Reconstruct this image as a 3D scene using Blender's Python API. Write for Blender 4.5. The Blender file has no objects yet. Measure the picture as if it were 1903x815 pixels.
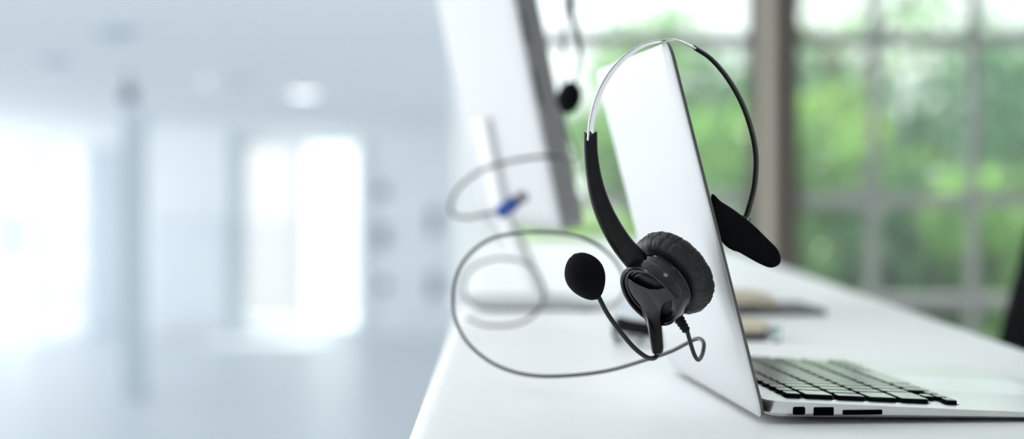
import bpy, bmesh, math, random
from mathutils import Vector, Matrix, Euler

random.seed(7)
scn = bpy.context.scene
COL = scn.collection
PI = math.pi

# ------------------------------------------------------------------ camera numbers
F = 3920.0; CX = 951.5; CY = 407.5; PITCH = 0.0216
DESK = 0.75
CAM_H = 0.1435
CAMZ = DESK + CAM_H
FOCUS = 1.205

def at(px, py, Y):
    """point at world depth Y (metres ahead of the camera) seen at a pixel of the photograph"""
    a = (px - CX) / F; b = -(py - CY) / F
    c, s = math.cos(PITCH), math.sin(PITCH)
    # camera basis: forward (0,c,-s), up (0,s,c), right (1,0,0)
    dx, dy, dz = a, c + b * s, -s + b * c
    k = Y / dy
    return Vector((dx * k, Y, CAMZ + dz * k))

def on_z(px, py, z):
    p = at(px, py, 1.0)
    d = Vector((p.x, 1.0, p.z - CAMZ))
    k = (z - CAMZ) / d.z
    return Vector((d.x * k, k, z))

# ------------------------------------------------------------------ materials
def mat(name, color, rough=0.5, metal=0.0, bump=None, noise=None, **kw):
    m = bpy.data.materials.new(name); m.use_nodes = True
    nt = m.node_tree; b = nt.nodes['Principled BSDF']
    b.inputs['Base Color'].default_value = (*color, 1)
    b.inputs['Roughness'].default_value = rough
    b.inputs['Metallic'].default_value = metal
    for k, v in kw.items():
        b.inputs[k.replace('_', ' ')].default_value = v
    if noise or bump:
        tc = nt.nodes.new('ShaderNodeTexCoord')
    if noise:
        sc, amt = noise
        n = nt.nodes.new('ShaderNodeTexNoise'); n.inputs['Scale'].default_value = sc
        n.inputs['Detail'].default_value = 4
        nt.links.new(tc.outputs['Object'], n.inputs['Vector'])
        r = nt.nodes.new('ShaderNodeMix'); r.data_type = 'RGBA'
        r.inputs['A'].default_value = (*[c * (1 - amt) for c in color], 1)
        r.inputs['B'].default_value = (*[min(1, c * (1 + amt)) for c in color], 1)
        nt.links.new(n.outputs['Fac'], r.inputs['Factor'])
        nt.links.new(r.outputs['Result'], b.inputs['Base Color'])
    if bump:
        sc, st, dist = bump
        n = nt.nodes.new('ShaderNodeTexNoise'); n.inputs['Scale'].default_value = sc
        n.inputs['Detail'].default_value = 3
        nt.links.new(tc.outputs['Object'], n.inputs['Vector'])
        bp = nt.nodes.new('ShaderNodeBump'); bp.inputs['Strength'].default_value = st
        bp.inputs['Distance'].default_value = dist
        nt.links.new(n.outputs['Fac'], bp.inputs['Height'])
        nt.links.new(bp.outputs['Normal'], b.inputs['Normal'])
    return m

M = {}
M['desk'] = mat('white_desk_laminate', (0.93, 0.935, 0.94), 0.42, Specular_IOR_Level=.35, noise=(3, .01), bump=(900, .08, .0003))
M['alu'] = mat('satin_aluminium', (0.80, 0.80, 0.79), 0.33, 1.0)
M['lid'] = mat('lid_aluminium', (0.59, 0.61, 0.62), 0.50, 0.2)
M['alu_edge'] = mat('edge_aluminium', (0.16, 0.155, 0.15), 0.4, 0.7)
M['black_gloss'] = mat('glossy_black_plastic', (0.005, 0.005, 0.006), 0.14, Specular_IOR_Level=.7)
M['black_satin'] = mat('satin_black_plastic', (0.007, 0.007, 0.008), 0.36, bump=(700, .05, .0003), Specular_IOR_Level=.32)
M['black_matte'] = mat('matte_black_plastic', (0.005, 0.005, 0.006), 0.6, Specular_IOR_Level=.3)
M['foam'] = mat('black_foam', (0.004, 0.004, 0.005), 0.95, bump=(1500, .8, .0008), Specular_IOR_Level=.15)
M['rubber'] = mat('black_rubber', (0.010, 0.011, 0.013), 0.38)
M['port'] = mat('port_cavity', (0.003, 0.003, 0.004), 0.9, Specular_IOR_Level=0.0)
M['chrome'] = mat('polished_steel', (0.86, 0.85, 0.84), 0.06, 1.0)
M['key'] = mat('black_key_cap', (0.02, 0.03, 0.035), 0.34, IOR=2.2, Coat_Weight=1.0, Coat_Roughness=.15)
M['key_side'] = mat('key_side', (0.003, 0.006, 0.010), 0.8, Specular_IOR_Level=.1)
M['screen'] = mat('dark_screen_glass', (0.01, 0.01, 0.012), 0.08)
M['pad_glass'] = mat('trackpad_glass', (0.86, 0.88, 0.90), 0.3, 0.8)
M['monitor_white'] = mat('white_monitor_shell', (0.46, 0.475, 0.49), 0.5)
M['stand'] = mat('white_stand_paint', (0.70, 0.71, 0.72), 0.5)
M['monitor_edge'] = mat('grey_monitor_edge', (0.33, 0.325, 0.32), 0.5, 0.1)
M['monitor_slot'] = mat('monitor_edge_slot', (0.05, 0.05, 0.055), 0.6)
M['blue_plug'] = mat('blue_plastic', (0.04, 0.10, 0.42), 0.4)
M['tan'] = mat('tan_felt', (0.76, 0.68, 0.53), 0.8, noise=(40, .15))
M['slate'] = mat('dark_slate_cover', (0.045, 0.045, 0.055), 0.5)
M['chair'] = mat('black_chair_mesh', (0.003, 0.0035, 0.005), 0.9, bump=(400, .3, .001), Specular_IOR_Level=.1)
M['frame'] = mat('brown_window_post', (0.10, 0.085, 0.075), 0.5)
M['beige'] = mat('beige_post_lining', (0.60, 0.56, 0.48), 0.6)
M['bar'] = mat('grey_glazing_bar', (0.27, 0.28, 0.28), 0.5)
M['office_wall'] = mat('office_wall_paint', (0.80, 0.82, 0.84), 0.8, noise=(2, .02))
M['office_floor'] = mat('office_floor_vinyl', (0.55, 0.56, 0.57), 0.4, noise=(2, .05))
M['hall_wall'] = mat('hall_wall_paint', (0.82, 0.86, 0.885), 0.7, noise=(.6, .015))
M['hall_wall_grey'] = mat('hall_grey_panel', (0.60, 0.67, 0.72), 0.7)
M['hall_wall_pale'] = mat('hall_pale_panel', (0.74, 0.79, 0.83), 0.6)
M['hall_ceiling'] = mat('hall_ceiling_paint', (0.76, 0.80, 0.83), 0.8, noise=(.8, .03))
M['hall_floor'] = mat('hall_gloss_floor', (0.66, 0.70, 0.73), 0.35, noise=(.6, .03))
M['pillar'] = mat('grey_blue_pillar', (0.51, 0.58, 0.63), 0.6)
M['fixture'] = mat('dark_fixture', (0.10, 0.12, 0.14), 0.5)
M['panel_grey'] = mat('panel_grey', (0.24, 0.28, 0.32), 0.5)
M['grass'] = mat('grass_ground', (0.10, 0.20, 0.05), 0.9, noise=(3, .5))
M['bark'] = mat('bark', (0.10, 0.075, 0.05), 0.9, noise=(12, .4))

def emis(name, color, strength):
    m = bpy.data.materials.new(name); m.use_nodes = True
    nt = m.node_tree; nt.nodes.clear()
    o = nt.nodes.new('ShaderNodeOutputMaterial'); e = nt.nodes.new('ShaderNodeEmission')
    e.inputs['Color'].default_value = (*color, 1); e.inputs['Strength'].default_value = strength
    nt.links.new(e.outputs[0], o.inputs[0]); return m
M['lamp'] = emis('lamp_diffuser', (1, 1, 1), 2.6)
M['fill_panel'] = emis('fill_panel_glow', (1, 0.99, 0.97), 2.6)  # glow of the added, unseen office fill panels

def pane_mat(name, refl=0.17, tint=(0.95, 0.98, 0.97)):
    m = bpy.data.materials.new(name); m.use_nodes = True
    nt = m.node_tree; nt.nodes.clear()
    o = nt.nodes.new('ShaderNodeOutputMaterial'); mx = nt.nodes.new('ShaderNodeMixShader')
    t = nt.nodes.new('ShaderNodeBsdfTransparent'); g = nt.nodes.new('ShaderNodeBsdfGlossy')
    t.inputs['Color'].default_value = (*tint, 1); g.inputs['Roughness'].default_value = 0.02
    mx.inputs['Fac'].default_value = refl
    nt.links.new(t.outputs[0], mx.inputs[1]); nt.links.new(g.outputs[0], mx.inputs[2])
    nt.links.new(mx.outputs[0], o.inputs[0]); return m
M['pane'] = pane_mat('window_glass', .16)
M['pane_tint'] = pane_mat('tinted_window_glass', .13, (.68, .695, .70))
def clear_mat():
    m = mat('clear_glass', (0.9, 0.95, 1.0), 0.02); b = m.node_tree.nodes['Principled BSDF']
    b.inputs['Transmission Weight'].default_value = 1.0; b.inputs['IOR'].default_value = 1.45
    return m
M['clear'] = clear_mat()

def leaf_mat(name, color):
    m = bpy.data.materials.new(name); m.use_nodes = True
    nt = m.node_tree; nt.nodes.clear()
    o = nt.nodes.new('ShaderNodeOutputMaterial')
    d = nt.nodes.new('ShaderNodeBsdfPrincipled'); t = nt.nodes.new('ShaderNodeBsdfTranslucent')
    mx = nt.nodes.new('ShaderNodeMixShader'); mx.inputs['Fac'].default_value = 0.45
    geo = nt.nodes.new('ShaderNodeNewGeometry'); ramp = nt.nodes.new('ShaderNodeValToRGB')
    ramp.color_ramp.elements[0].color = (*[(c * .5 + .012) for c in color], 1)
    ramp.color_ramp.elements[1].color = (*[min(1, c * 1.35 + .05) for c in color], 1)
    nt.links.new(geo.outputs['Random Per Island'], ramp.inputs['Fac'])
    nt.links.new(ramp.outputs['Color'], d.inputs['Base Color'])
    nt.links.new(ramp.outputs['Color'], t.inputs['Color'])
    d.inputs['Roughness'].default_value = 0.35
    nt.links.new(d.outputs[0], mx.inputs[1]); nt.links.new(t.outputs[0], mx.inputs[2])
    nt.links.new(mx.outputs[0], o.inputs[0]); return m

# ------------------------------------------------------------------ object helpers
def obj(name, bm, m, parent=None, smooth=False, bevel=0, recalc=True, autosmooth=None):
    me = bpy.data.meshes.new(name)
    if recalc: bmesh.ops.recalc_face_normals(bm, faces=bm.faces)
    bm.to_mesh(me); bm.free()
    me.materials.append(m)
    if smooth:
        for p in me.polygons: p.use_smooth = True
    o = bpy.data.objects.new(name, me); COL.objects.link(o)
    if parent: o.parent = parent
    if bevel:
        md = o.modifiers.new('bevel', 'BEVEL'); md.width = bevel; md.segments = 3; md.limit_method = 'ANGLE'
        md.angle_limit = math.radians(40)
    if autosmooth:
        me.set_sharp_from_angle(angle=math.radians(autosmooth))
    return o

def empty(name, loc=(0, 0, 0), rz=0, rot=None):
    o = bpy.data.objects.new(name, None); COL.objects.link(o)
    o.location = loc; o.rotation_euler = rot or (0, 0, rz); o.empty_display_size = .05
    return o

def tag(o, label=None, cat=None, group=None, kind=None):
    if label: o['label'] = label
    if cat: o['category'] = cat
    if group: o['group'] = group
    if kind: o['kind'] = kind
    return o

def box(bm, x0, x1, y0, y1, z0, z1, mtx=None):
    vs = [bm.verts.new((x, y, z)) for x in (x0, x1) for y in (y0, y1) for z in (z0, z1)]
    for f in ((0, 1, 3, 2), (4, 6, 7, 5), (0, 4, 5, 1), (2, 3, 7, 6), (0, 2, 6, 4), (1, 5, 7, 3)):
        bm.faces.new([vs[i] for i in f])
    if mtx:
        for v in vs: v.co = mtx @ v.co
    return vs

def boxobj(name, b, m, parent=None, bevel=0, **k):
    bm = bmesh.new(); box(bm, *b); return obj(name, bm, m, parent, bevel=bevel, **k)

def catmull(pts, n=10, closed=False):
    out = []; P = [Vector(p) for p in pts]; N = len(P)
    rng = range(N if closed else N - 1)
    for i in rng:
        if closed: p0, p1, p2, p3 = P[(i - 1) % N], P[i], P[(i + 1) % N], P[(i + 2) % N]
        else:
            p1, p2 = P[i], P[i + 1]
            p0 = P[i - 1] if i else p1 * 2 - p2
            p3 = P[i + 2] if i + 2 < N else p2 * 2 - p1
        for k in range(n):
            t = k / n
            out.append(0.5 * ((2 * p1) + (p2 - p0) * t + (2 * p0 - 5 * p1 + 4 * p2 - p3) * t * t + (3 * p1 - p0 - 3 * p2 + p3) * t ** 3))
    if not closed: out.append(P[-1].copy())
    return out

def lerp_list(vals, n):
    """vals per control point -> per sample, matching catmull(n)"""
    out = []
    for i in range(len(vals) - 1):
        for k in range(n):
            t = k / n; out.append(vals[i] * (1 - t) + vals[i + 1] * t)
    out.append(vals[-1]); return out

def sweep(bm, path, sect, widthdir=None, caps=True):
    """sect(i) -> list of (u, v) offsets; u along side vector, v along normal. widthdir: preferred u direction"""
    rings = []; N = len(path); prev = None
    for i, p in enumerate(path):
        t = (path[min(i + 1, N - 1)] - path[max(i - 1, 0)]).normalized()
        if widthdir is not None:
            w = Vector(widthdir(i) if callable(widthdir) else widthdir)
            u = (w - t * w.dot(t)).normalized()
        else:
            if prev is None:
                a = Vector((0, 0, 1)) if abs(t.z) < .9 else Vector((1, 0, 0))
                u = (a - t * a.dot(t)).normalized()
            else: u = (prev - t * prev.dot(t)).normalized()
        prev = u; v = t.cross(u)
        rings.append([bm.verts.new(p + u * a + v * b) for a, b in sect(i)])
    for i in range(N - 1):
        A, B = rings[i], rings[i + 1]; n = len(A)
        for k in range(n): bm.faces.new((A[k], A[(k + 1) % n], B[(k + 1) % n], B[k]))
    if caps:
        bm.faces.new(rings[0][::-1]); bm.faces.new(rings[-1])
    return rings

def circ(r, n=12, ry=None):
    ry = ry or r
    return [(r * math.cos(2 * PI * k / n), ry * math.sin(2 * PI * k / n)) for k in range(n)]

def tube(name, pts, r, m, parent=None, n=10, sub=10):
    bm = bmesh.new(); path = catmull(pts, sub)
    rr = lerp_list(r, sub) if isinstance(r, (list, tuple)) else [r] * len(path)
    sweep(bm, path, lambda i: circ(rr[i], n))
    return obj(name, bm, m, parent, smooth=True, autosmooth=50)

def lathe(bm, prof, center, axis, n=48, up=None):
    """prof = [(t, r)] along axis"""
    axis = Vector(axis).normalized()
    a = Vector((0, 0, 1)) if abs(axis.z) < .9 else Vector((1, 0, 0))
    u = (a - axis * a.dot(axis)).normalized(); v = axis.cross(u)
    rings = []
    for t, r in prof:
        c = Vector(center) + axis * t
        if r < 1e-6: rings.append([bm.verts.new(c)])
        else: rings.append([bm.verts.new(c + u * r * math.cos(2 * PI * k / n) + v * r * math.sin(2 * PI * k / n)) for k in range(n)])
    for A, B in zip(rings, rings[1:]):
        if len(A) == 1 and len(B) == 1: continue
        if len(A) == 1:
            for k in range(n): bm.faces.new((A[0], B[(k + 1) % n], B[k]))
        elif len(B) == 1:
            for k in range(n): bm.faces.new((A[k], A[(k + 1) % n], B[0]))
        else:
            for k in range(n): bm.faces.new((A[k], A[(k + 1) % n], B[(k + 1) % n], B[k]))
    if len(rings[0]) > 1: bm.faces.new(rings[0][::-1])
    if len(rings[-1]) > 1: bm.faces.new(rings[-1])

def rrect(x0, x1, y0, y1, r, n=8, inset=0):
    x0 += inset; x1 -= inset; y0 += inset; y1 -= inset; r = max(r - inset, .0004)
    out = []
    for cx, cy, a0 in ((x1 - r, y1 - r, 0), (x0 + r, y1 - r, PI / 2), (x0 + r, y0 + r, PI), (x1 - r, y0 + r, 1.5 * PI)):
        for k in range(n + 1):
            a = a0 + PI / 2 * k / n; out.append((cx + r * math.cos(a), cy + r * math.sin(a)))
    return out

def loft(bm, rings, cap=True):
    R = [[bm.verts.new(p) for p in r] for r in rings]
    for A, B in zip(R, R[1:]):
        n = len(A)
        for k in range(n): bm.faces.new((A[k], A[(k + 1) % n], B[(k + 1) % n], B[k]))
    if cap: bm.faces.new(R[0][::-1]); bm.faces.new(R[-1])

# ================================================================== THE SETTING
YW = 5.8                       # plane of the window wall and of the opening to the hall
HALL_Y = 27.5
HF = CAMZ - 2.12               # hall floor, half a storey down
HC = CAMZ + 0.58               # hall ceiling
def struct(name, b, m, **k): return tag(boxobj(name, b, m, **k), kind='structure')
struct('floor', (-3.0, 5.0, -3.0, YW, -0.12, 0.0), M['office_floor'])
struct('ceiling', (-3.0, 5.0, -3.0, YW + .2, 3.0, 3.15), M['office_wall'])
struct('wall_light_block', (-3.15, -3.0, -3.15, 0.4, 0.0, 3.0), M['office_wall'])  # unseen partial wall, added to cut light from behind left
struct('wall_right', (5.0, 5.15, -3.0, YW + .2, 0.0, 3.0), M['office_wall'])
struct('wall_back', (-3.0, 5.0, -3.15, -3.0, 0.0, 3.0), M['office_wall'])
# divider between the hall and the garden (hidden behind the monitor)
struct('wall_divider', (-0.16, -0.02, YW, HALL_Y, HF, 3.0), M['hall_wall'])
struct('wall_bulkhead', (-3.0, -0.16, YW, YW + .2, HC, 3.0), M['office_wall'])
struct('wall_step', (-9.0, -0.16, YW - .15, YW, HF, -0.12), M['hall_wall'])
struct('floor_hall', (-9.0, -0.16, YW, HALL_Y + 4, HF - .1, HF), M['hall_floor'])
struct('ceiling_hall', (-9.0, -0.16, YW + .2, HALL_Y + .3, HC, HC + .12), M['hall_ceiling'])

# hall far wall with its bright openings
def hx(px): return at(px, 323, HALL_Y).x
def hz(py): return at(951, py, HALL_Y).z
openings = [(-600, -420, 280, 605), (10, 50, 296, 596), (80, 156, 270, 605), (452, 664, 264, 606)]
bm = bmesh.new()
xs = sorted([hx(a) for o_ in openings for a in o_[:2]] + [-9.0, -0.16])
ranges = [(hx(a), hx(b), hz(d), hz(c)) for a, b, c, d in openings]
for x0, x1 in zip(xs, xs[1:]):
    hit = [r for r in ranges if abs(r[0] - x0) < 1e-4]
    if hit:
        box(bm, x0, x1, HALL_Y, HALL_Y + .25, HF, hit[0][2]); box(bm, x0, x1, HALL_Y, HALL_Y + .25, hit[0][3], HC)
    else: box(bm, x0, x1, HALL_Y, HALL_Y + .25, HF, HC)
tag(obj('wall_hall_far', bm, M['hall_wall']), kind='structure')
wn = 3
for i, (x0, x1, z0, z1) in enumerate(ranges[1:]):
    w = empty('window_%d' % wn, ((x0 + x1) / 2, HALL_Y + .1, z0)); tag(w, kind='structure'); wn += 1
    X = (x1 - x0) / 2; Z = z1 - z0
    bm = bmesh.new(); t = .03
    box(bm, -X, X, -.04, .04, 0, t); box(bm, -X, X, -.04, .04, Z - t, Z)
    box(bm, -X, -X + t, -.04, .04, t, Z - t); box(bm, X - t, X, -.04, .04, t, Z - t)
    obj('window_frame', bm, M['hall_wall_pale'], w)
    bm = bmesh.new()
    if i == 0:
        box(bm, -X + t, X - t, -.03, .03, Z * .36, Z * .70)
        obj('spandrel_panel', bm, M['hall_wall_pale'], w)
    elif i == 2:
        mx = hx(565) - (x0 + x1) / 2
        box(bm, mx - .02, mx + .02, -.03, .03, t, Z - t); obj('mullion', bm, M['hall_wall_pale'], w)
    else:
        box(bm, -X + t, X - t, -.03, .03, Z * .46, Z * .50); obj('mullion', bm, M['hall_wall_pale'], w)
    if i == 2:
        boxobj('pane', (-X + t, mx - .02, -.005, .005, t, Z - t), M['pane_tint'], w); boxobj('pane', (mx + .02, X - t, -.005, .005, t, Z - t), M['pane'], w)
    else: boxobj('pane', (-X + t, X - t, -.005, .005, t, Z - t), M['pane_tint'] if i == 1 else M['pane'], w)
# wall panels of the far wall (thin claddings in front of it)
def panel(n, px0, px1, py0, py1, m, th=.06):
    struct('trim_%d' % n, (hx(px0), hx(px1), HALL_Y - th, HALL_Y, hz(py1), hz(py0)), m)
panel(1, 160, 214, 275, 628, M['hall_wall_grey'])
panel(2, 286, 424, 405, 610, M['hall_wall_pale'])
panel(3, 430, 446, 250, 628, M['pillar'], .14)
panel(4, 668, 682, 262, 612, M['hall_wall_pale'])
# square pillar in the hall
py_ = 20.0
x0, x1 = at(231, 400, py_).x, at(268, 400, py_).x
p = empty('hall_pillar', ((x0 + x1) / 2, py_, HF))
tag(p, 'grey-blue square pillar standing in the blurred white hall', 'pillar')
w = (x1 - x0) / 2
boxobj('shaft', (-w, w, -w, w, 0.08, HC - HF - .12), M['pillar'], p)
boxobj('plinth', (-w * 1.12, w * 1.12, -w * 1.12, w * 1.12, 0, .08), M['pillar'], p)
boxobj('cap', (-w * 1.12, w * 1.12, -w * 1.12, w * 1.12, HC - HF - .12, HC - HF), M['hall_wall_grey'], p)
# dark fixtures hung from the hall ceiling
def ceiling_box(px, py, Y, name, label, cat, m=M['fixture'], sx=.06, sz=.09):
    c = at(px, py, Y); top = HC
    t = empty(name, (c.x, Y, top)); tag(t, label, cat)
    bm = bmesh.new(); lathe(bm, [(0, sx * .6), (.004, sx), (sz * .9, sx * .9), (sz, sx * .5)], (0, 0, c.z - top + sz / 2), (0, 0, -1), 20)
    obj('housing', bm, m, t, smooth=True, autosmooth=40)
    bm = bmesh.new(); lathe(bm, [(0, .008), (max(.01, top - c.z - sz / 2), .008)], (0, 0, 0), (0, 0, -1), 10); obj('rod', bm, m, t)
ceiling_box(240, 178, 12.0, 'ceiling_speaker', 'dark blurred fixture hanging just above the hall pillar', 'speaker', M['fixture'], .045, .09)
for px, py, r, lab in ((213, 55, .085, 'dark round vent in the hall ceiling near the top of the picture'),
                       (100, 108, .07, 'faint grey ceiling vent left of the hall pillar'),
                       (445, 150, .07, 'faint grey ceiling vent between the two ceiling downlights')):
    c = on_z(px, py, HC)
    v = empty('ceiling_vent', (c.x, c.y, HC)); tag(v, lab, 'vent')
    bm = bmesh.new(); lathe(bm, [(0, r), (.02, r), (.03, r * .8), (.03, 0)], (0, 0, 0), (0, 0, -1), 24); obj('grille', bm, M['pillar'], v)
for px, py, r, lab in ((565, 168, .095, 'bright round downlight glowing in the hall ceiling'),
                       (382, 143, .016, 'small faint downlight in the hall ceiling, right of the pillar')):
    c = on_z(px, py, HC)
    l = empty('ceiling_light', (c.x, c.y, HC)); tag(l, lab, 'ceiling light', 'hall downlights')
    bm = bmesh.new(); lathe(bm, [(0, r * 1.15), (.02, r * 1.15), (.025, r)], (0, 0, 0), (0, 0, -1), 24); obj('rim', bm, M['hall_wall'], l)
    bm = bmesh.new(); lathe(bm, [(.0255, r), (.035, r * .9), (.035, 0)], (0, 0, 0), (0, 0, -1), 24); obj('diffuser', bm, M['lamp'], l)
# dark wall-mounted boxes on the right part of the far wall
for px, py, w_, h_, lab in ((710, 355, 20, 24, 'topmost of three small dark panels stacked on the far hall wall'),
                            (710, 440, 20, 44, 'middle of three dark panels stacked on the far hall wall, the tallest'),
                            (712, 530, 18, 24, 'lowest of three small dark panels stacked on the far hall wall'),
                            (806, 412, 18, 50, 'upper dark panel on the hall wall close to the white monitor'),
                            (806, 530, 20, 46, 'lower dark panel on the hall wall close to the white monitor')):
    c = at(px, py, HALL_Y); k = HALL_Y / F
    s = empty('wall_panel', (c.x, HALL_Y, c.z)); tag(s, lab, 'wall panel', 'dark panels on the far hall wall')
    boxobj('backplate', (-w_ * k / 2, w_ * k / 2, -.03, 0, -h_ * k / 2, h_ * k / 2), M['pillar'], s)
    boxobj('face', (-w_ * k * .4, w_ * k * .4, -.045, -.03, -h_ * k * .44, h_ * k * .44), M['panel_grey'], s)

# ---- window wall towards the garden
def wx(px): return at(px, 323, YW).x
def wz(py): return at(951, py, YW).z
post0, post1 = wx(1430), wx(1461)
struct('trim_5', (post0, post1, YW - .06, YW + .06, 0.0, 3.0), M['frame'])
struct('trim_8', (wx(1412), post0, YW - .05, YW + .05, 0.0, 3.0), M['beige'])
def window(n, x0, x1, bars, z0=.06, z1=2.9):
    w = empty('window_%d' % n, (x0, YW, z0)); tag(w, kind='structure')
    W = x1 - x0; H = z1 - z0; t = .03
    bm = bmesh.new()
    box(bm, 0, W, -.04, .04, 0, t); box(bm, 0, W, -.04, .04, H - t, H); box(bm, 0, t, -.04, .04, t, H - t); box(bm, W - t, W, -.04, .04, t, H - t)
    obj('window_frame', bm, M['frame'], w)
    for py, h in ((75, 24), (372, 26), (560, 24), (-230, 24)):
        zc = wz(py) - z0; hh = h / 2 * YW / F
        boxobj('transom', (t, W - t, -.025, .025, zc - hh, zc + hh), M['bar'], w)
    for px in bars:
        xc = wx(px) - x0
        boxobj('mullion', (xc - .013, xc + .013, -.02, .02, t, H - t), M['bar'], w)
    boxobj('pane', (t, W - t, -.004, .004, t, H - t), M['pane'], w)
window(1, -0.02, wx(1412), [])
window(2, post1, 4.98, [1622, 1808, 1995, 2180, 2365, 2600, 2850, 3100, 3350])
struct('trim_6', (-0.02, 5.0, YW - .08, YW + .08, 0.0, .06), M['frame'])
struct('trim_7', (-0.02, 5.0, YW - .08, YW + .08, 2.9, 3.0), M['frame'])

# ---- garden
struct('ground', (-0.02, 22.0, YW + .08, 40.0, -.25, -.05), M['grass'])

def leaves(bm, blobs, n, size, rnd):
    tot = sum(b[3] * b[4] * b[5] for b in blobs)
    for bx, by, bz, rx, ry, rz in blobs:
        for _ in range(int(n * rx * ry * rz / tot)):
            while True:
                p = Vector((rnd.uniform(-1, 1), rnd.uniform(-1, 1), rnd.uniform(-1, 1)))
                if .15 < p.length < 1: break
            c = Vector((bx + p.x * rx, by + p.y * ry, bz + p.z * rz))
            R = Euler((rnd.uniform(0, 6.3), rnd.uniform(0, 6.3), rnd.uniform(0, 6.3))).to_matrix()
            s = size * rnd.uniform(.6, 1.3)
            a = [(-s, 0, 0), (-.2 * s, -.42 * s, .08 * s), (s, 0, 0), (-.2 * s, .42 * s, .08 * s)]
            v = [bm.verts.new(c + R @ Vector(q)) for q in a]
            bm.faces.new((v[0], v[1], v[2])); bm.faces.new((v[0], v[2], v[3]))

def plant(name, label, cat, group, loc, color, blobs, n, size, trunk_h, trunk_r, seed):
    rnd = random.Random(seed)
    t = empty(name, loc); tag(t, label, cat, group)
    bm = bmesh.new(); leaves(bm, blobs, n, size, rnd)
    obj('foliage', bm, leaf_mat(name + '_leaf', color), t, recalc=False)
    bm = bmesh.new()
    sweep(bm, [Vector((0, 0, 0)), Vector((.03, 0, trunk_h * .5)), Vector((0, .03, trunk_h))], lambda i: circ(trunk_r * (1 - .2 * i), 10))
    for b in blobs[:7]:
        e = Vector(b[:3]); s = Vector((0, 0, trunk_h * .8))
        sweep(bm, [s, (s + e) / 2 + Vector((0, 0, .05)), e], lambda i: circ(trunk_r * (.5 - .15 * i), 6))
    obj('trunk', bm, M['bark'], t, smooth=True)
    return t

def bl(seed, n, R, H, z0, rr):
    rnd = random.Random(seed); out = []
    for _ in range(n):
        a = rnd.uniform(0, 2 * PI); q = R * math.sqrt(rnd.random())
        r = rr * rnd.uniform(.7, 1.3)
        out.append((q * math.cos(a), q * math.sin(a), z0 + rnd.random() * H, r, r, r * .8))
    return out
GB = 'bushes outside the window'; GT = 'trees outside the window'
# near bushes
def gx(px, Y): return at(px, 323, Y).x
plant('garden_bush', 'bright yellow-green bush outside, left of the laptop lid', 'bush', GB, (gx(1130, 9.5), 9.5, -.05), (.26, .46, .09), bl(1, 14, .25, .45, .3, .20), 2600, .05, .4, .03, 11)
plant('garden_bush', 'fresh green bush outside between laptop lid and brown window post', 'bush', GB, (gx(1340, 10.2), 10.2, -.05), (.17, .36, .09), bl(2, 16, .5, .8, .3, .26), 3400, .05, .5, .03, 12)
plant('garden_bush', 'yellowish green bush outside just right of the brown window post', 'bush', GB, (gx(1560, 11), 11, -.05), (.24, .42, .08), bl(3, 18, .5, .9, .3, .26), 3400, .05, .5, .03, 13)
plant('garden_bush', 'deep green bush outside behind the desk edge, between the grey glazing bars', 'bush', GB, (gx(1720, 10), 10, -.05), (.07, .19, .075), bl(4, 14, .4, .6, .3, .25), 3000, .05, .5, .03, 14)
plant('garden_bush', 'light green bush outside, beside the black chair at the right', 'bush', GB, (gx(1890, 9.6), 9.6, -.05), (.22, .42, .10), bl(5, 14, .4, .55, .25, .22), 2600, .05, .4, .03, 15)
plant('garden_bush', 'low olive-green bush outside beyond the right picture edge', 'bush', GB, (gx(2250, 10.5), 10.5, -.05), (.16, .30, .07), bl(6, 18, .7, .9, .3, .3), 3200, .06, .5, .03, 16)
# trees behind
plant('garden_tree', 'pale green loose tree outside above the left bush, sky showing through', 'tree', GT, (gx(1175, 15), 15, -.05), (.20, .40, .12), bl(21, 14, .6, 1.1, .8, .30), 1500, .06, 1.6, .08, 21)
plant('garden_tree', 'dark green tree outside behind the right arc of the headband', 'tree', GT, (gx(1400, 16), 16, -.05), (.08, .21, .08), bl(22, 22, .8, 1.4, .3, .40), 2500, .065, 1.6, .09, 22)
plant('garden_tree', 'dark bluish-green tree outside filling the middle of the right window', 'tree', GT, (gx(1700, 15), 15, -.05), (.06, .17, .09), bl(23, 26, .8, 1.2, .3, .38), 2800, .065, 1.4, .09, 23)
plant('garden_tree', 'mid green tree outside at the right picture edge', 'tree', GT, (gx(1950, 17), 17, -.05), (.10, .25, .10), bl(24, 24, .8, 1.5, .3, .42), 3600, .065, 1.6, .09, 24)
plant('garden_tree', 'tall pale tree farthest outside behind all the other trees', 'tree', GT, (gx(1560, 22), 22, -.05), (.22, .40, .16), bl(25, 60, 2.6, 3.6, .5, .6), 4600, .08, 2.2, .12, 25)
plant('garden_tree', 'broad green tree outside, beyond the right picture edge', 'tree', GT, (gx(2500, 15), 15, -.05), (.12, .28, .09), bl(26, 30, 1.8, 2.4, .4, .5), 5200, .08, 1.8, .1, 26)

# ================================================================== DESK
DX0, DX1, DY0, DY1 = -0.060, 0.428, 0.30, 4.60
d = empty('desk', ((DX0 + DX1) / 2, (DY0 + DY1) / 2, 0)); tag(d, 'long narrow white desk carrying the silver laptop and headset', 'desk')
hw, hl = (DX1 - DX0) / 2, (DY1 - DY0) / 2
bm = bmesh.new(); T = .030
o2 = []
for inset, z in ((.010, -T), (.003, -T + .003), (0, -T + .010), (0, -.012), (.002, -.006), (.006, -.002), (.013, 0)):
    o2.append([(x, y, DESK + z) for x, y in rrect(-hw, hw, -hl, hl, .03, 8, inset)])
loft(bm, o2); obj('tabletop', bm, M['desk'], d, smooth=True, autosmooth=30)
for sx in (-1, 1):
    for sy in (-1, 1):
        boxobj('leg', (sx * (hw - .07) - .02, sx * (hw - .07) + .02, sy * (hl - .12) - .02, sy * (hl - .12) + .02, 0, DESK - T), M['alu'], d, bevel=.003)
boxobj('modesty_panel', (hw - .10, hw - .085, -hl + .16, hl - .16, DESK - .38, DESK - T), M['desk'], d)

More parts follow.
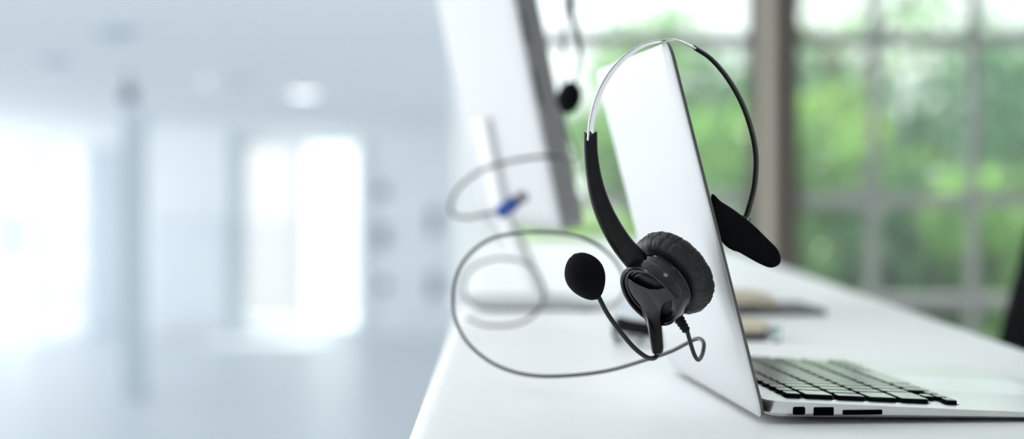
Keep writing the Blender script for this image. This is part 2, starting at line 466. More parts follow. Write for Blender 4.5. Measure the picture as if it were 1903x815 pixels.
# ================================================================== LAPTOP
YAW = 0.0853; TILT = 0.2523; LW = .325; LD = .227
LZ = DESK + .0035
lap = empty('laptop', (0.1437, 1.2038, DESK), YAW)
tag(lap, 'open silver laptop with black keys, headset hung on its lid', 'laptop')
Z0 = .0035
def ztop(x): return Z0 + .0104 - .0513 * x
def zbot(x): return Z0 + .0003 - .0125 * x
def lrings(levels, r=.012, x0=.0025):
    out = []
    for inset, f in levels:
        ring = []
        for x, y in rrect(x0, LD, 0, LW, r, 10, inset):
            a, b = zbot(x), ztop(x); ring.append((x, y, a + (b - a) * f))
        out.append(ring)
    return out
bm = bmesh.new(); loft(bm, lrings([(.014, 0), (.006, .03), (.002, .13), (.0004, .3), (0, .55), (0, .95), (.0004, 1.0)]))
base = obj('base', bm, M['alu'], lap, smooth=True, autosmooth=28)
# rubber feet
for x, y in ((.035, .04), (.035, LW - .03), (LD - .03, .03), (LD - .03, LW - .03)):
    bm = bmesh.new(); lathe(bm, [(0, .005), (zbot(x) + .0005, .006)], (x, y, 0), (0, 0, 1), 16); obj('foot', bm, M['rubber'], lap)
# ports on the right-hand side (local y = 0)
def side_port(name, px0, px1, h, lab, corner=.0006):
    D = 1.2045
    xa = ((px0 - CX) / F * D - .1437) / math.cos(YAW); xb = ((px1 - CX) / F * D - .1437) / math.cos(YAW)
    zc = (ztop((xa + xb) / 2) + zbot((xa + xb) / 2)) / 2 - .0002
    bm = bmesh.new()
    s = [(x, z) for x, z in rrect(xa, xb, zc - h / 2, zc + h / 2, corner, 4)]
    loft(bm, [[(x, -.00035, z) for x, z in s], [(x, .0012, z) for x, z in s]])
    o = obj(name, bm, M['port'], lap); tag(o, lab); return (xa, xb, zc)
side_port('thunderbolt_port', 1475, 1498, .0046, 'small squarish black port nearest the hinge', .001)
xa, xb, zc = side_port('usb_port', 1514, 1552, .0048, 'wider rectangular black port')
boxobj('port_tongue', (xa + .001, xb - .001, -.0004, .0005, zc - .0002, zc + .0006), M['port'], lap)
side_port('card_slot', 1569, 1644, .0028, 'long flat black card slot')
# keyboard
def deck(x0, x1, y0, y1, h0, h1, r=.0015, inset_top=.0004):
    s = rrect(x0, x1, y0, y1, r, 3); s2 = rrect(x0, x1, y0, y1, r, 3, inset_top)
    return [[(x, y, ztop(x) + h0) for x, y in s], [(x, y, ztop(x) + h1 - .0003) for x, y in s], [(x, y, ztop(x) + h1) for x, y in s2]]
kb = empty('keyboard'); kb.parent = lap; gap_shade = bmesh.new()
U = .01905; KY0 = .0245; G = .0056
rows = [(.0190, .0278, [14.5 / 14] * 14), (.0303, .0468, [1.5] + [1] * 13), (.0494, .0659, [1] * 13 + [1.5]),
        (.0684, .0849, [1.75] + [1] * 11 + [1.75]), (.0875, .1040, [2.25] + [1] * 10 + [2.25])]
def key(x0, x1, y0, y1):
    bm = bmesh.new(); loft(bm, deck(x0 + .0004, x1 - .0004, y0, y1, .0001, .0027, .0013))
    loft(gap_shade, deck(x0 - .0011, x1 + .0011, y0 - .0011, y1 + .0011, -.0005, .0001, .0018, .0001))  # dark plates that paint shade into the gaps between keys
    ko = obj('key', bm, M['key'], kb); ko.data.materials.append(M['key_side'])
    for p in ko.data.polygons:
        if abs(p.normal.z) < .35: p.material_index = 1
for x0, x1, ws in rows:
    y = KY0
    for w in ws: key(x0, x1, y, y + w * U - G); y += w * U
x0, x1 = .1065, .1213; y = KY0
key(.1146, x1, y, y + U - G); y += U
key(.1146, x1, y, y + U - G); key(x0, .1130, y, y + U - G); y += U
key(.1146, x1, y, y + U - G); y += U
for w in (1, 1.25, 5, 1.25, 1, 1, 1): key(x0, x1, y, y + w * U - G); y += w * U
obj('key_gap_shade', gap_shade, M['port'], kb)
# trackpad
bm = bmesh.new(); loft(bm, deck(.134, .212, .110, .215, -.0003, .0001, .003, .0002)); obj('trackpad', bm, M['pad_glass'], lap)
# vent / hinge barrel
bm = bmesh.new(); lathe(bm, [(0, .0035), (.001, .0042), (.274, .0042), (.275, .0035)], (.0035, .025, Z0 + .0062), (0, 1, 0), 20); obj('hinge_barrel', bm, M['black_matte'], lap, smooth=True, autosmooth=40)
# lid
lid_e_rot = Matrix.Rotation(-TILT, 4, 'Y')
LL = .222
def lidpt(u, y, n):      # u up the lid, n towards the screen side
    v = lid_e_rot @ Vector((n, 0, u)); return (v.x, y, v.z + Z0)
def lid_ring(inset, n, r=.011): return [lidpt(u, y, n) for u, y in rrect(0, LL, 0, LW, r, 10, inset)]
bm = bmesh.new()
loft(bm, [lid_ring(.0003, .0004), lid_ring(0, .0002), lid_ring(0, -.0001), lid_ring(.0006, -.0006), lid_ring(.003, -.0013), lid_ring(.009, -.0020), lid_ring(.02, -.0024), lid_ring(.04, -.0026)])
lid = obj('lid', bm, M['lid'], lap, smooth=True, autosmooth=50)
bm = bmesh.new(); loft(bm, [lid_ring(.0002, .0004), lid_ring(.0002, .0018), lid_ring(.0006, .0020)])
bez = obj('bezel', bm, M['alu_edge'], lid); tag(bez, 'darker grey edge of the lid')
bm = bmesh.new(); s = rrect(.022, LL - .014, .014, LW - .014, .001, 3); loft(bm, [[lidpt(u, y, .0020) for u, y in s], [lidpt(u, y, .0023) for u, y in s]])
obj('screen', bm, M['screen'], lid)

# ================================================================== MAIN HEADSET
hs = empty('headset', at(1240, 76, 1.215)); HO = Vector(hs.location)
tag(hs, 'black telephone headset with foam microphone, hung over the laptop lid corner', 'headset')
def A(px, py, Y): return at(px, py, Y) - HO
# headband strip
WD = Vector((.34, .94, 0))
left = [(1096, 262), (1100, 222), (1112, 178), (1134, 137), (1164, 104), (1200, 82), (1238, 74.5), (1262, 76), (1290, 88)]
right = [(1290, 88), (1322, 110), (1352, 145), (1378, 190), (1396, 240), (1405, 290), (1402, 345), (1390, 392), (1382, 412)]
def bandY(px): return 1.203 + (px - 1095) / 310 * .030
bm = bmesh.new(); th = .0006; hw_ = .0042
path = catmull([A(x, y, bandY(x)) for x, y in left], 10)
sect = [(-hw_, -th), (hw_, -th), (hw_, th), (-hw_, th)]
def rsect(hw_, th, n=4):
    out = []
    for sx, sy in ((1, 1), (-1, 1), (-1, -1), (1, -1)):
        a0 = {(1, 1): 0, (-1, 1): PI / 2, (-1, -1): PI, (1, -1): 1.5 * PI}[(sx, sy)]
        for k in range(n + 1):
            a = a0 + PI / 2 * k / n; out.append((sx * (hw_ - th) + th * math.cos(a), th * math.sin(a)))
    return out
sweep(bm, path, lambda i: rsect(hw_, th), WD)
o = obj('headband', bm, M['chrome'], hs, smooth=True); tag(o, 'polished steel headband strip')
bm = bmesh.new(); path = catmull([A(x, y, bandY(x)) for x, y in right], 10)
sweep(bm, path, lambda i: rsect(.0037, .0010), WD); obj('headband_right', bm, M['black_matte'], hs, smooth=True)  # right half of the band, in matte black
# black arm between band and ear cup (hollow channel at its top)
arm = [((1097, 251), 13, 1.2045), ((1098, 285), 13.2, 1.204), ((1103, 325), 14.5, 1.204), ((1113, 368), 17, 1.204), ((1131, 412), 19, 1.204), ((1155, 452), 20.5, 1.205), ((1180, 482), 22, 1.207), ((1203, 508), 24, 1.210)]
path = catmull([A(*p, Y) for p, w, Y in arm], 8); ws = lerp_list([w / F * 1.205 for p, w, Y in arm], 8)
def armsect(i):
    w = ws[i]; out = []
    for k in range(28):
        a = 2 * PI * k / 28; c, s = math.cos(a), math.sin(a)
        out.append((w * .62 * c, w * s * (1.0 if s > 0 else .98)))
    return out
bm = bmesh.new()
rings = sweep(bm, path, armsect, Vector((.1, 1, 0)), caps=False)
bm.faces.new(rings[-1])
ud = (path[0] - path[2]).normalized()
for k, v in enumerate(rings[0]): v.co += ud * .0022 * abs(math.sin(2 * PI * k / 28)) ** 2
# inner wall of the channel
inner = [[bm.verts.new(v.co + ((sum((q.co for q in R), Vector()) / len(R)) - v.co) * .30) for v in R] for R in rings[:6]]
n = len(inner[0])
for k in range(n): bm.faces.new((rings[0][k], inner[0][k], inner[0][(k + 1) % n], rings[0][(k + 1) % n]))
for Aa, Bb in zip(inner, inner[1:]):
    for k in range(n): bm.faces.new((Aa[k], Bb[k], Bb[(k + 1) % n], Aa[(k + 1) % n]))
bm.faces.new(inner[-1])
obj('earpiece_arm', bm, M['black_satin'], hs, smooth=True, autosmooth=50)

# ear cup
AX = Vector((.64, .54, .545)).normalized()
FC = A(1209, 547, 1.205)
bm = bmesh.new()
lathe(bm, [(.0010, 0), (.0012, .0130), (.0010, .0155), (.0012, .0162), (-.0004, .0168), (-.0006, .0180), (.0002, .0188), (.0040, .0193), (.0046, .0190), (.0050, .0184), (.0056, .0190),
           (.0105, .0193), (.0112, .0187), (.0116, .0187), (.0122, .0193), (.0150, .0192), (.0160, .0175), (.0160, 0)], FC, AX, 64)
obj('ear_cup', bm, M['black_gloss'], hs, smooth=True, autosmooth=35)
bm = bmesh.new(); lathe(bm, [(-.0002, 0), (-.0001, .0125), (.0004, .0140), (.0012, .0146)], FC, AX, 48)
obj('cup_face', bm, M['black_satin'], hs, smooth=True, autosmooth=35)
# cushion with creases
prof = [(.0152, .0120), (.0145, .0170), (.0142, .0205), (.0148, .0235), (.0165, .0258), (.0190, .0270), (.0208, .0270), (.0216, .0260), (.0222, .0256), (.0228, .0261), (.0238, .0269), (.0260, .0264), (.0280, .0245), (.0292, .0215), (.0294, .0180), (.0280, .0150), (.0262, .0120), (.0258, 0)]
bm = bmesh.new(); lathe(bm, prof, FC, AX, 160)
rnd = random.Random(5)
creases = [(rnd.uniform(0, 2 * PI), rnd.uniform(.008, .03), rnd.uniform(.0004, .0011), rnd.uniform(-.4, .4)) for _ in range(110)]
u = (Vector((0, 0, 1)) - AX * AX.z).normalized(); v_ = AX.cross(u)
for v in bm.verts:
    q = v.co - FC; t = q.dot(AX); rad = q - AX * t; r = rad.length
    if r < .0195: continue
    a = math.atan2(rad.dot(v_), rad.dot(u)); dlt = 0
    for ca, cw, cd, sk in creases:
        da = (a - ca - sk * (t - .02) * 30 + PI) % (2 * PI) - PI
        dlt += cd * math.exp(-(da / cw) ** 2)
    v.co -= rad.normalized() * min(dlt, .0012) * (0.25 if .0214 < t < .0224 else .8)
cush = obj('ear_cushion', bm, mat('creased_black_leatherette', (0.013, 0.014, 0.016), 0.48, bump=(260, .35, .0008)), hs, smooth=True)
# glossy ring at the arm's end that holds the cup
bm = bmesh.new(); lathe(bm, [(.006, .0188), (.006, .0203), (.0045, .0207), (-.0012, .0207), (-.0024, .0202), (-.0026, .0194), (-.0020, .0186), (-.0002, .0182), (.006, .0182)], FC, AX, 64)
obj('arm_ring', bm, M['black_gloss'], hs, smooth=True, autosmooth=40)
# Y-shaped microphone bracket on the face
def face_pt(px, py, off):
    p1 = at(px, py, 1.0); dr = Vector((p1.x, 1.0, p1.z - CAMZ))
    def hit(qx, qy):
        q = at(qx, qy, 1.0); r = Vector((q.x, 1.0, q.z - CAMZ)); o_ = FC + HO + AX * off
        return (o_ - Vector((0, 0, CAMZ))).dot(AX) / r.dot(AX)
    t = min(1, max(0, (py - 566) / 46)); t = t * t * (3 - 2 * t)
    k = hit(px, py) * (1 - t) + (hit(1214, 585) ) * t
    return Vector((0, 0, CAMZ)) + dr * k - HO
out = [(1167, 517), (1176, 523), (1190, 530), (1205, 535), (1222, 536.5), (1241, 534), (1249, 542), (1257, 553), (1246, 557), (1236, 564), (1230, 574), (1228.5, 588), (1230, 606), (1232, 630), (1233, 648), (1229, 657), (1219, 659), (1212, 654), (1208, 634), (1204, 610), (1200, 590), (1194, 573), (1183, 559), (1173, 545), (1167, 530)]
ol = catmull([Vector((x, y, 0)) for x, y in out], 3, closed=True)
cen = Vector((1214, 560, 0))
bm = bmesh.new()
def shr(p, s):
    # shrink towards the local centre line of the bracket
    yy = p.y; cx = 1214 if yy < 560 else 1214 + (yy - 560) * .09
    c = Vector((cx, min(max(yy, 545), 648), 0)); dd = p - c; L = dd.length
    return c + dd * max(0, (L - s) / L)
r0 = [face_pt(p.x, p.y, .0010) for p in ol]; r1 = [face_pt(p.x, p.y, -.0020) for p in ol]
r2 = [face_pt(*shr(p, 1.2)[:2], -.0028) for p in ol]; r3 = [face_pt(*shr(p, 3.0)[:2], -.0032) for p in ol]
loft(bm, [r0, r1, r2, r3]); bmesh.ops.triangulate(bm, faces=[f for f in bm.faces if len(f.verts) > 4])
obj('microphone_bracket', bm, M['black_satin'], hs, smooth=True, autosmooth=35)
# boom
bt = face_pt(1224, 650, -.001) + HO
boom = [face_pt(1224, 640, .0008), face_pt(1223, 656, .0008), A(1214, 665.5, 1.213), A(1198, 661, 1.207), A(1176, 643, 1.203), A(1150, 612, 1.201), A(1128, 581, 1.199), A(1113, 552, 1.198), A(1108, 541, 1.198)]
tube('microphone_boom', boom, .00135, M['rubber'], hs, 14)
# foam windscreen: an egg
bm = bmesh.new(); a0, a1 = A(1110, 556, 1.198), A(1067, 471, 1.196); ax = (a1 - a0); L = ax.length
pr = []
for k in range(25):
    t = k / 24; r = .0117 * (math.sin(PI * t) ** .56) * (.86 + .22 * t)
    pr.append((L * t, max(r, 0) if 0 < k < 24 else 0))
lathe(bm, pr, a0, ax, 40); obj('foam_windscreen', bm, M['foam'], hs, smooth=True)
# strain relief with ribs
s0, s1 = A(1258, 586, 1.220), A(1277, 616, 1.219); L = (s1 - s0).length; pr = [(-.004, 0), (-.004, .0052), (-.0005, .0048), (0, .0040)]
for k in range(5):
    t0 = L * (k + .1) / 5.2; r = .0034 - .00022 * k
    pr += [(t0, r * .86), (t0 + L * .03, r), (t0 + L * .12, r), (t0 + L * .15, r * .86)]
pr += [(L, .0016), (L, 0)]
bm = bmesh.new(); lathe(bm, pr, s0, s1 - s0, 24); obj('strain_relief', bm, M['black_matte'], hs, smooth=True, autosmooth=40)
# long cable
cab = [(1277, 614, 1.219), (1284, 640, 1.221), (1291, 660, 1.224), (1298, 668, 1.229), (1305, 658, 1.236), (1308, 640, 1.243), (1304, 631, 1.250), (1294, 629, 1.256), (1275, 638, 1.265), (1245, 653, 1.28), (1200, 668, 1.30), (1130, 688, 1.335), (1060, 697, 1.36), (1000, 698, 1.38), (950, 689, 1.40), (905, 668, 1.42), (868, 635, 1.44), (848, 598, 1.46),
       (842, 560, 1.48), (848, 515, 1.50), (868, 477, 1.515), (908, 446, 1.525), (960, 433, 1.53), (1020, 431, 1.53), (1075, 440, 1.535), (1120, 462, 1.55), (1150, 495, 1.60), (1162, 535, 1.70), (1140, 565, 1.82), (1090, 577, 1.92), (1040, 574, 1.98), (960, 574, 2.0), (890, 570, 1.98), (862, 540, 1.95), (876, 500, 1.93), (925, 480, 1.92), (980, 490, 1.91), (1008, 530, 1.89), (1003, 572, 1.86), (965, 600, 1.84), (905, 604, 1.84), (868, 590, 1.86)]
dp = []
for x, y, Y in cab:
    q = at(x, y, Y)
    if q.z < DESK + .0022: q = on_z(x, y, DESK + .0022)
    dp.append(q - HO)
tube('cable', dp, .00125, M['rubber'], hs, 10)
# temple pad on the screen side, hung from the band end
pad_o = [(1322, 362), (1340, 374), (1362, 388), (1385, 405), (1405, 422), (1428, 445), (1445, 463), (1451, 480), (1447, 492), (1432, 497), (1412, 490), (1390, 478), (1372, 468), (1362, 465), (1348, 456), (1335, 440), (1322, 420)]
ol = catmull([Vector((x, y, 0)) for x, y in pad_o], 5, closed=True)
pc = Vector((1385, 440, 0))
bm = bmesh.new()
def pr_(s, Y): return [A(*((pc + (p - pc) * s)[:2]), Y + .02 * (p.x - 1385) / 130) for p in ol]
loft(bm, [pr_(.90, 1.2185), pr_(.97, 1.2195), pr_(1.0, 1.2215), pr_(1.0, 1.2285), pr_(.96, 1.231), pr_(.85, 1.2325)])
bmesh.ops.triangulate(bm, faces=[f for f in bm.faces if len(f.verts) > 4])
tp = obj('temple_pad', bm, M['foam'], hs, smooth=True, autosmooth=50)
bm = bmesh.new(); sweep(bm, [A(1387, 402, 1.232), A(1380, 418, 1.2325), A(1372, 432, 1.232)], lambda i: rsect(.006, .0022), WD); obj('pad_clip', bm, M['black_gloss'], hs, smooth=True)

# ================================================================== MONITOR
mon = empty('monitor', (0, 0, 0)); tag(mon, 'large white-backed monitor tilted back, with grey side edge, behind the headset', 'monitor')
MD = 2.05; MYAW = math.radians(11.5)
nb = at(1044, 430, MD)            # back/side corner, bottom, nearest to the camera
pt = at(953, 0, MD)
sl = math.atan2(nb.x - pt.x, pt.z - nb.z)     # lean
mon.location = (nb.x, nb.y, DESK); mon.rotation_euler = (0, 0, MYAW)
MZ = nb.z - DESK; MH = .36; MW = .41; MT = .0235
Rm = Matrix.Rotation(-sl, 4, 'Y')
def mp(u, y, n): v = Rm @ Vector((n, 0, u)); return (v.x, y, v.z + MZ)
def mring(inset, n, r=.012): return [mp(u, y, n) for u, y in rrect(0, MH, 0, MW, r, 8, inset)]
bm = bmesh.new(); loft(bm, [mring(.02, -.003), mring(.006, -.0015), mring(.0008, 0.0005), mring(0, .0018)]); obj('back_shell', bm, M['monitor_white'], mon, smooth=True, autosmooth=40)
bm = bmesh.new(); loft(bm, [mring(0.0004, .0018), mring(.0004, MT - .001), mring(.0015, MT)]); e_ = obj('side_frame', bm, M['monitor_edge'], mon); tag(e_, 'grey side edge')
bm = bmesh.new(); loft(bm, [mring(.012, MT - .0005), mring(.012, MT + .0006)]); obj('screen', bm, M['screen'], mon)
for u0, u1 in ((.185, .215), (.125, .160)):
    bm = bmesh.new()
    vs = box(bm, 0.003, .006, -.0008, .002, u0, u1)
    for v in vs: v.co = Vector(mp(v.co.z, v.co.y, v.co.x))
    obj('edge_slot', bm, M['monitor_slot'], mon)
bm = bmesh.new()
loft(bm, [[(x, y, z) for x, y in rrect(-.075 + .02, .085, MW * .62 - .10, MW * .62 + .10, .02, 6)] for z in (0, .006)]); obj('stand_foot', bm, M['monitor_white'], mon, bevel=.001)
bm = bmesh.new(); a = Vector((.035, MW * .62, .006)); b = Vector(mp(.12, MW * .62, -.006))
sweep(bm, [a, a.lerp(b, .5) + Vector((-.012, 0, 0)), b], lambda i: rsect(.03, .005), Vector((0, 1, 0))); obj('stand_neck', bm, M['stand'], mon, smooth=True, autosmooth=40)

# ================================================================== SECOND HEADSET on the monitor
h2 = empty('headset', at(1010, -70, 1.97)); O2 = Vector(h2.location)
tag(h2, 'second blurred black headset hanging on the monitor, small microphone beside its edge', 'headset')
def B(px, py, Y): return at(px, py, Y) - O2
topY = 1.99
bm = bmesh.new()
ux = Vector((.34, .94, 0))
pth = catmull([B(1072, 10, 1.97), B(1066, -60, 1.98), B(1040, -125, 2.0), B(1000, -152, 2.03), B(955, -150, 2.06), B(915, -120, 2.06), B(895, -60, 2.02), B(890, -10, 1.99)], 8)
sweep(bm, pth, lambda i: rsect(.0042, .0006), ux); obj('headband', bm, M['chrome'], h2, smooth=True)
tube('microphone_boom', [B(1056, -20, 1.97), B(1062, 20, 1.965), B(1072, 60, 1.96), B(1078, 95, 1.955), B(1073, 130, 1.95), B(1064, 158, 1.95)], [.0034, .0032, .0028, .0022, .0014, .0013], M['rubber'], h2, 10)
bm = bmesh.new(); a0, a1 = B(1066, 149, 1.95), B(1050, 213, 1.95); ax = a1 - a0; L = ax.length
lathe(bm, [(0, 0)] + [(L * t / 12, .0118 * math.sin(PI * t / 12) ** .55) for t in range(1, 12)] + [(L, 0)], a0, ax, 24); obj('foam_windscreen', bm, M['foam'], h2, smooth=True)
bm = bmesh.new(); lathe(bm, [(-.008, 0), (-.008, .017), (0, .019), (.008, .026), (.016, .026), (.018, .018), (.018, 0)], B(1052, -85, 1.99), (-.9, .3, .1), 32); obj('ear_cup', bm, M['black_satin'], h2, smooth=True, autosmooth=40)
c2 = [(1052, -10, 2.14), (1045, 120, 2.17), (1046, 200, 2.17), (1056, 250, 2.14), (1072, 285, 2.08), (1062, 294, 1.99), (1030, 291, 1.93), (985, 293, 1.92), (930, 304, 1.93), (885, 322, 1.94), (848, 355, 1.95), (838, 392, 1.96), (862, 404, 1.95), (900, 398, 1.94), (930, 392, 1.935)]
tube('cable', [B(*q) for q in c2], .0016, M['rubber'], h2, 8)
a0, a1 = B(926, 397, 1.935), B(960, 373, 1.93); d_ = a1 - a0
bm = bmesh.new(); sweep(bm, [a0, a0 + d_ * .08, a0 + d_ * .92, a1], lambda i: rsect(.0065 if i in (1, 2) else .0052, .0040), Vector((.3, .2, -.9))); pl = obj('usb_plug', bm, M['blue_plug'], h2, smooth=True, autosmooth=40); tag(pl, 'blue plug at the cable end')
bm = bmesh.new(); sweep(bm, [a1, a1 + d_.normalized() * .011], lambda i: rsect(.0058, .0022), Vector((.3, .2, -.9))); obj('plug_contact', bm, M['monitor_edge'], h2)

# ================================================================== SMALL THINGS
# folded black eyeglasses case-like bar with clear lens, behind the ear cup
g = empty('eyeglasses', on_z(1190, 640, DESK)); GO = Vector(g.location)
tag(g, 'folded eyeglasses with thick black temple lying on the desk behind the ear cup', 'eyeglasses')
gy = GO.y
tubep = [at(1147, 601, gy - .02) - GO, at(1172, 607, gy - .01) - GO, at(1205, 612, gy) - GO, at(1228, 616, gy + .01) - GO]
bm = bmesh.new(); sweep(bm, catmull(tubep, 6), lambda i: rsect(.0065, .0035), Vector((0, 0, 1))); obj('temple', bm, M['black_matte'], g, smooth=True)
def lens_rim(cx, cy, Y, rx, rz):
    pts = [at(cx, cy, Y) - GO + Vector((rx * math.cos(a), .15 * rx * math.sin(a), rz * math.sin(a))) for a in [2 * PI * k / 24 for k in range(24)]]
    bm = bmesh.new(); rings = sweep(bm, pts + [pts[0]], lambda i: circ(.0011, 6), caps=False); obj('rim', bm, M['alu_edge'], g, smooth=True)
    bm = bmesh.new(); v0 = [bm.verts.new(p + Vector((0, .0006, 0))) for p in pts]; v1 = [bm.verts.new(p - Vector((0, .0006, 0))) for p in pts]
    bm.faces.new(v0); bm.faces.new(v1[::-1])
    for k in range(24): bm.faces.new((v0[k], v0[(k + 1) % 24], v1[(k + 1) % 24], v1[k]))
    obj('lens', bm, M['pane'], g)
zc = lambda cy, Y: at(0, cy, Y).z - DESK
lens_rim(1212, 634, gy - .01, .011, max(.004, zc(634, gy - .01) - .0012))
lens_rim(1168, 634, gy - .005, .011, max(.004, zc(634, gy - .005) - .0012))
tube('temple', [at(1147, 601, gy - .02) - GO, at(1141, 618, gy - .03) - GO, at(1150, 634, gy - .03) - GO], .002, M['black_matte'], g, 8)

# clear glass dome / paperweight behind the glasses
q = on_z(1175, 606, DESK)
gl = empty('glass_paperweight', q); tag(gl, 'clear glass dome paperweight, barely visible on the desk behind the eyeglasses', 'paperweight')
bm = bmesh.new(); lathe(bm, [(0, 0), (0, .018), (.002, .020), (.010, .0205), (.018, .017), (.023, .010), (.025, 0)], (0, 0, 0), (0, 0, 1), 32); obj('dome', bm, M['clear'], gl, smooth=True, autosmooth=40)

# dark flat notebook with a tan pouch on it, behind the laptop keyboard
NY = 2.14
q = on_z(1450, 586, DESK)
nbk = empty('notebook', (q.x, q.y, DESK), math.radians(4)); tag(nbk, 'thin dark notebook lying flat on the desk under a tan pouch', 'notebook')
nw = 92 / F * q.y
bm = bmesh.new(); loft(bm, [[(x, y, z) for x, y in rrect(-nw * 1.5, nw, 0, .15, .006, 4)] for z in (.0, .0008)]); obj('cover', bm, M['slate'], nbk)
bm = bmesh.new(); loft(bm, [[(x, y, z) for x, y in rrect(-nw * 1.5, nw - .002, .002, .148, .005, 4)] for z in (.0008, .0042)]); obj('pages', bm, mat('notebook_pages', (.25, .25, .24), .8), nbk)
bm = bmesh.new(); loft(bm, [[(x, y, z) for x, y in rrect(-nw * 1.5, nw, 0, .15, .006, 4)] for z in (.0042, .0052)]); obj('cover', bm, M['slate'], nbk)
def pouch(name, label, cat, cx, Y, zb, w, h, dp_, base_m=None):
    t = empty(name, (at(cx, 500, Y).x, Y, zb)); tag(t, label, cat)
    rings = []
    z_ = 0
    for f, s in ((0, .94), (.10, 1.0), (.30, .98), (.52, .90), (.72, .76), (.88, .56), (.97, .34), (1.0, .15)):
        rings.append([(w * s * math.copysign(abs(math.cos(a)) ** .8, math.cos(a)), dp_ * s * math.copysign(abs(math.sin(a)) ** .8, math.sin(a)), h * f) for a in [2 * PI * k / 32 for k in range(32)]])
    bm = bmesh.new(); loft(bm, rings); obj('body', bm, M['tan'], t, smooth=True, autosmooth=50)
    pts = [Vector((w * 1.01 * math.cos(a), dp_ * 1.01 * math.sin(a), h * .16)) for a in [2 * PI * k / 32 for k in range(33)]]
    bm = bmesh.new(); sweep(bm, pts, lambda i: circ(.0012, 6), caps=False); obj('seam', bm, base_m or M['slate'], t, smooth=True)
    return t
Yp = q.y + .07
pouch('felt_pouch', 'rounded tan felt pouch resting on the dark notebook', 'pouch', 1372, Yp, DESK + .0052, .041, .0175, .045)
q2 = on_z(1392, 633, DESK)
w2 = empty('glasses_case', (q2.x, q2.y + .03, DESK)); tag(w2, 'small tan case with black base, on the desk just behind the laptop keyboard', 'case')
bm = bmesh.new(); loft(bm, [[(x, y, z) for x, y in rrect(-.030, .022 - i_, -.03 + i_, .03 - i_, .008, 5)] for z, i_ in ((0, .001), (.002, 0), (.0055, 0), (.006, .001))]); obj('base', bm, M['black_matte'], w2, smooth=True, autosmooth=40)
bm = bmesh.new(); loft(bm, [[(x, y, z) for x, y in rrect(-.030, .022 - i_ * 1.2, -.03 + i_, .03 - i_, .008, 5)] for z, i_ in ((.006, .001), (.010, .000), (.014, .003), (.0165, .009))]); obj('lid', bm, M['tan'], w2, smooth=True, autosmooth=40)
q3 = on_z(1437, 634, DESK)
j = empty('glass_tumbler', (q3.x, q3.y, DESK)); tag(j, 'tiny clear glass beside the tan case on the desk', 'glass')
bm = bmesh.new(); lathe(bm, [(0, 0), (0, .0060), (.001, .0068), (.014, .0072), (.014, .0060), (.003, .0056), (.003, 0)], (0, 0, 0), (0, 0, 1), 24); obj('bowl', bm, M['clear'], j, smooth=True, autosmooth=40)

# ---- office chair at the right picture edge
ch = empty('office_chair', (.705, 2.32, 0), 0); tag(ch, 'black office chair pulled up at the far side of the desk', 'chair')
lean = math.radians(15.5)
bm = bmesh.new()
rings = []
for k in range(13):
    z = .50 + .60 * k / 12; hwid = .21 + .02 * math.sin(PI * k / 12) - (.03 if k in (0, 12) else 0)
    xc = -.082 + (z - .62) * math.tan(lean)
    ring = []
    for j_ in range(28):
        a = 2 * PI * j_ / 28; c, s = math.cos(a), math.sin(a)
        y = hwid * math.copysign(abs(c) ** .5, c); x = .022 * math.copysign(abs(s) ** .6, s)
        ring.append((xc + x - .05 * (y / .23) ** 2, y, z))
    rings.append(ring)
loft(bm, rings); obj('backrest', bm, M['chair'], ch, smooth=True, autosmooth=60)
bm = bmesh.new(); loft(bm, [[(x, y, z) for x, y in rrect(-.36, .03, -.22, .22, .07, 6, i_)] for z, i_ in ((.42, .02), (.43, .004), (.46, 0), (.475, .006), (.485, .03))]); obj('seat', bm, M['chair'], ch, smooth=True, autosmooth=50)
bm = bmesh.new(); sweep(bm, catmull([Vector((-.12, 0, .42)), Vector((.04, 0, .41)), Vector((.02, 0, .52)), Vector((.03, 0, .70))], 6), lambda i: rsect(.03, .008), Vector((0, 1, 0))); obj('back_support', bm, M['black_satin'], ch, smooth=True)
bm = bmesh.new(); lathe(bm, [(0, .03), (.05, .03), (.06, .022), (.33, .022)], (-.16, 0, .09), (0, 0, 1), 20); obj('gas_column', bm, M['black_satin'], ch, smooth=True, autosmooth=40)
for k in range(5):
    a = 2 * PI * k / 5 + .3
    bm = bmesh.new(); e = Vector((math.cos(a) * .28, math.sin(a) * .28, 0))
    sweep(bm, [Vector((-.16, 0, .12)), Vector((-.16, 0, .07)) + e], lambda i: rsect(.018 - .006 * i, .010), Vector((-e.y, e.x, 0)).normalized())
    lg = obj('leg', bm, M['black_satin'], ch)
    bm = bmesh.new(); lathe(bm, [(-.012, .02), (-.009, .028), (.009, .028), (.012, .02)], Vector((-.16, 0, .028)) + e, (-e.y, e.x, 0), 18); obj('caster', bm, M['rubber'], lg)

# ================================================================== LIGHT
# added fill lights outside the frame, brightening hall and office from the left
def area(name, loc, rot, sx_, sy_, power, col):
    l = bpy.data.lights.new(name, 'AREA'); l.shape = 'RECTANGLE'; l.size = sx_; l.size_y = sy_; l.energy = power; l.color = col
    o = bpy.data.objects.new(name, l); COL.objects.link(o); o.location = loc; o.rotation_euler = rot; return o
area('hall_fill_light', (-8.9, 17.0, .12), (0, -PI / 2, 0), 2.5, 20.0, 200, (.97, .985, 1))
area('office_fill_light', (-2.9, 2.9, 1.7), (0, -PI / 2, 0), 2.2, 4.5, 36, (.97, .99, 1))
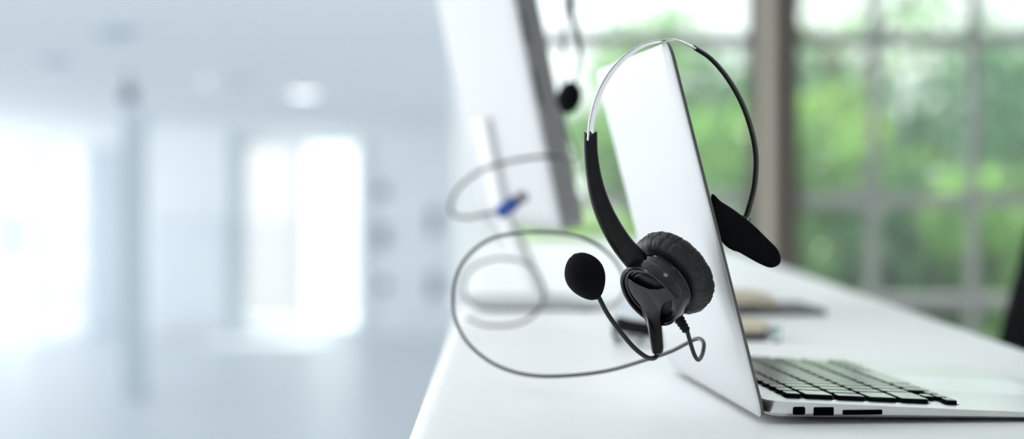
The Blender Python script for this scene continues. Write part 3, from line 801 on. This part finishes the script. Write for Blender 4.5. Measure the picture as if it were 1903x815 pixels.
# glowing panels added above the frame to brighten the office
for i, (x, y) in enumerate(((-1.2, .4), (-1.2, 2.6), (1.6, .4), (1.6, 2.6))):
    l = empty('added_fill_panel', (x, y, 3.0)); tag(l, 'added square glowing panel above the picture, brightening the office', 'ceiling light', 'added office fill panels')
    boxobj('housing', (-.32, .32, -.32, .32, -.03, 0), M['office_wall'], l)
    boxobj('diffuser', (-.29, .29, -.29, .29, -.036, -.03), M['fill_panel'], l)
sun = bpy.data.lights.new('sun', 'SUN'); sun.energy = 9.5; sun.angle = math.radians(2); sun.color = (1, .95, .84)
so = bpy.data.objects.new('sun', sun); COL.objects.link(so)
so.rotation_euler = Vector((-.25, -.55, -1.0)).to_track_quat('-Z', 'Y').to_euler()

wd = bpy.data.worlds.new('sky'); scn.world = wd; wd.use_nodes = True
nt = wd.node_tree; bg = nt.nodes['Background']
tc = nt.nodes.new('ShaderNodeTexCoord'); sx = nt.nodes.new('ShaderNodeSeparateXYZ'); rp = nt.nodes.new('ShaderNodeValToRGB')
nt.links.new(tc.outputs['Generated'], sx.inputs[0]); nt.links.new(sx.outputs['Z'], rp.inputs['Fac'])
rp.color_ramp.elements[0].position = 0.0; rp.color_ramp.elements[0].color = (.97, .985, 1.0, 1)
rp.color_ramp.elements[1].position = 0.6; rp.color_ramp.elements[1].color = (.84, .92, 1.0, 1)
nt.links.new(rp.outputs['Color'], bg.inputs['Color'])
bg.inputs['Strength'].default_value = 1.6

# ================================================================== CAMERA
cam = bpy.data.cameras.new('camera'); co = bpy.data.objects.new('camera', cam); COL.objects.link(co)
co.location = (0, 0, CAMZ); co.rotation_euler = (PI / 2 - PITCH, 0, 0)
cam.sensor_fit = 'HORIZONTAL'; cam.sensor_width = 36; cam.lens = F / 1903 * 36
cam.clip_start = .05; cam.clip_end = 200
cam.dof.use_dof = True; cam.dof.focus_distance = FOCUS; cam.dof.aperture_fstop = 4.2
scn.camera = co
vs = scn.view_settings; vs.view_transform = 'Standard'; vs.look = 'None'; vs.gamma = 1; vs.use_curve_mapping = False
vs.exposure = 0.5
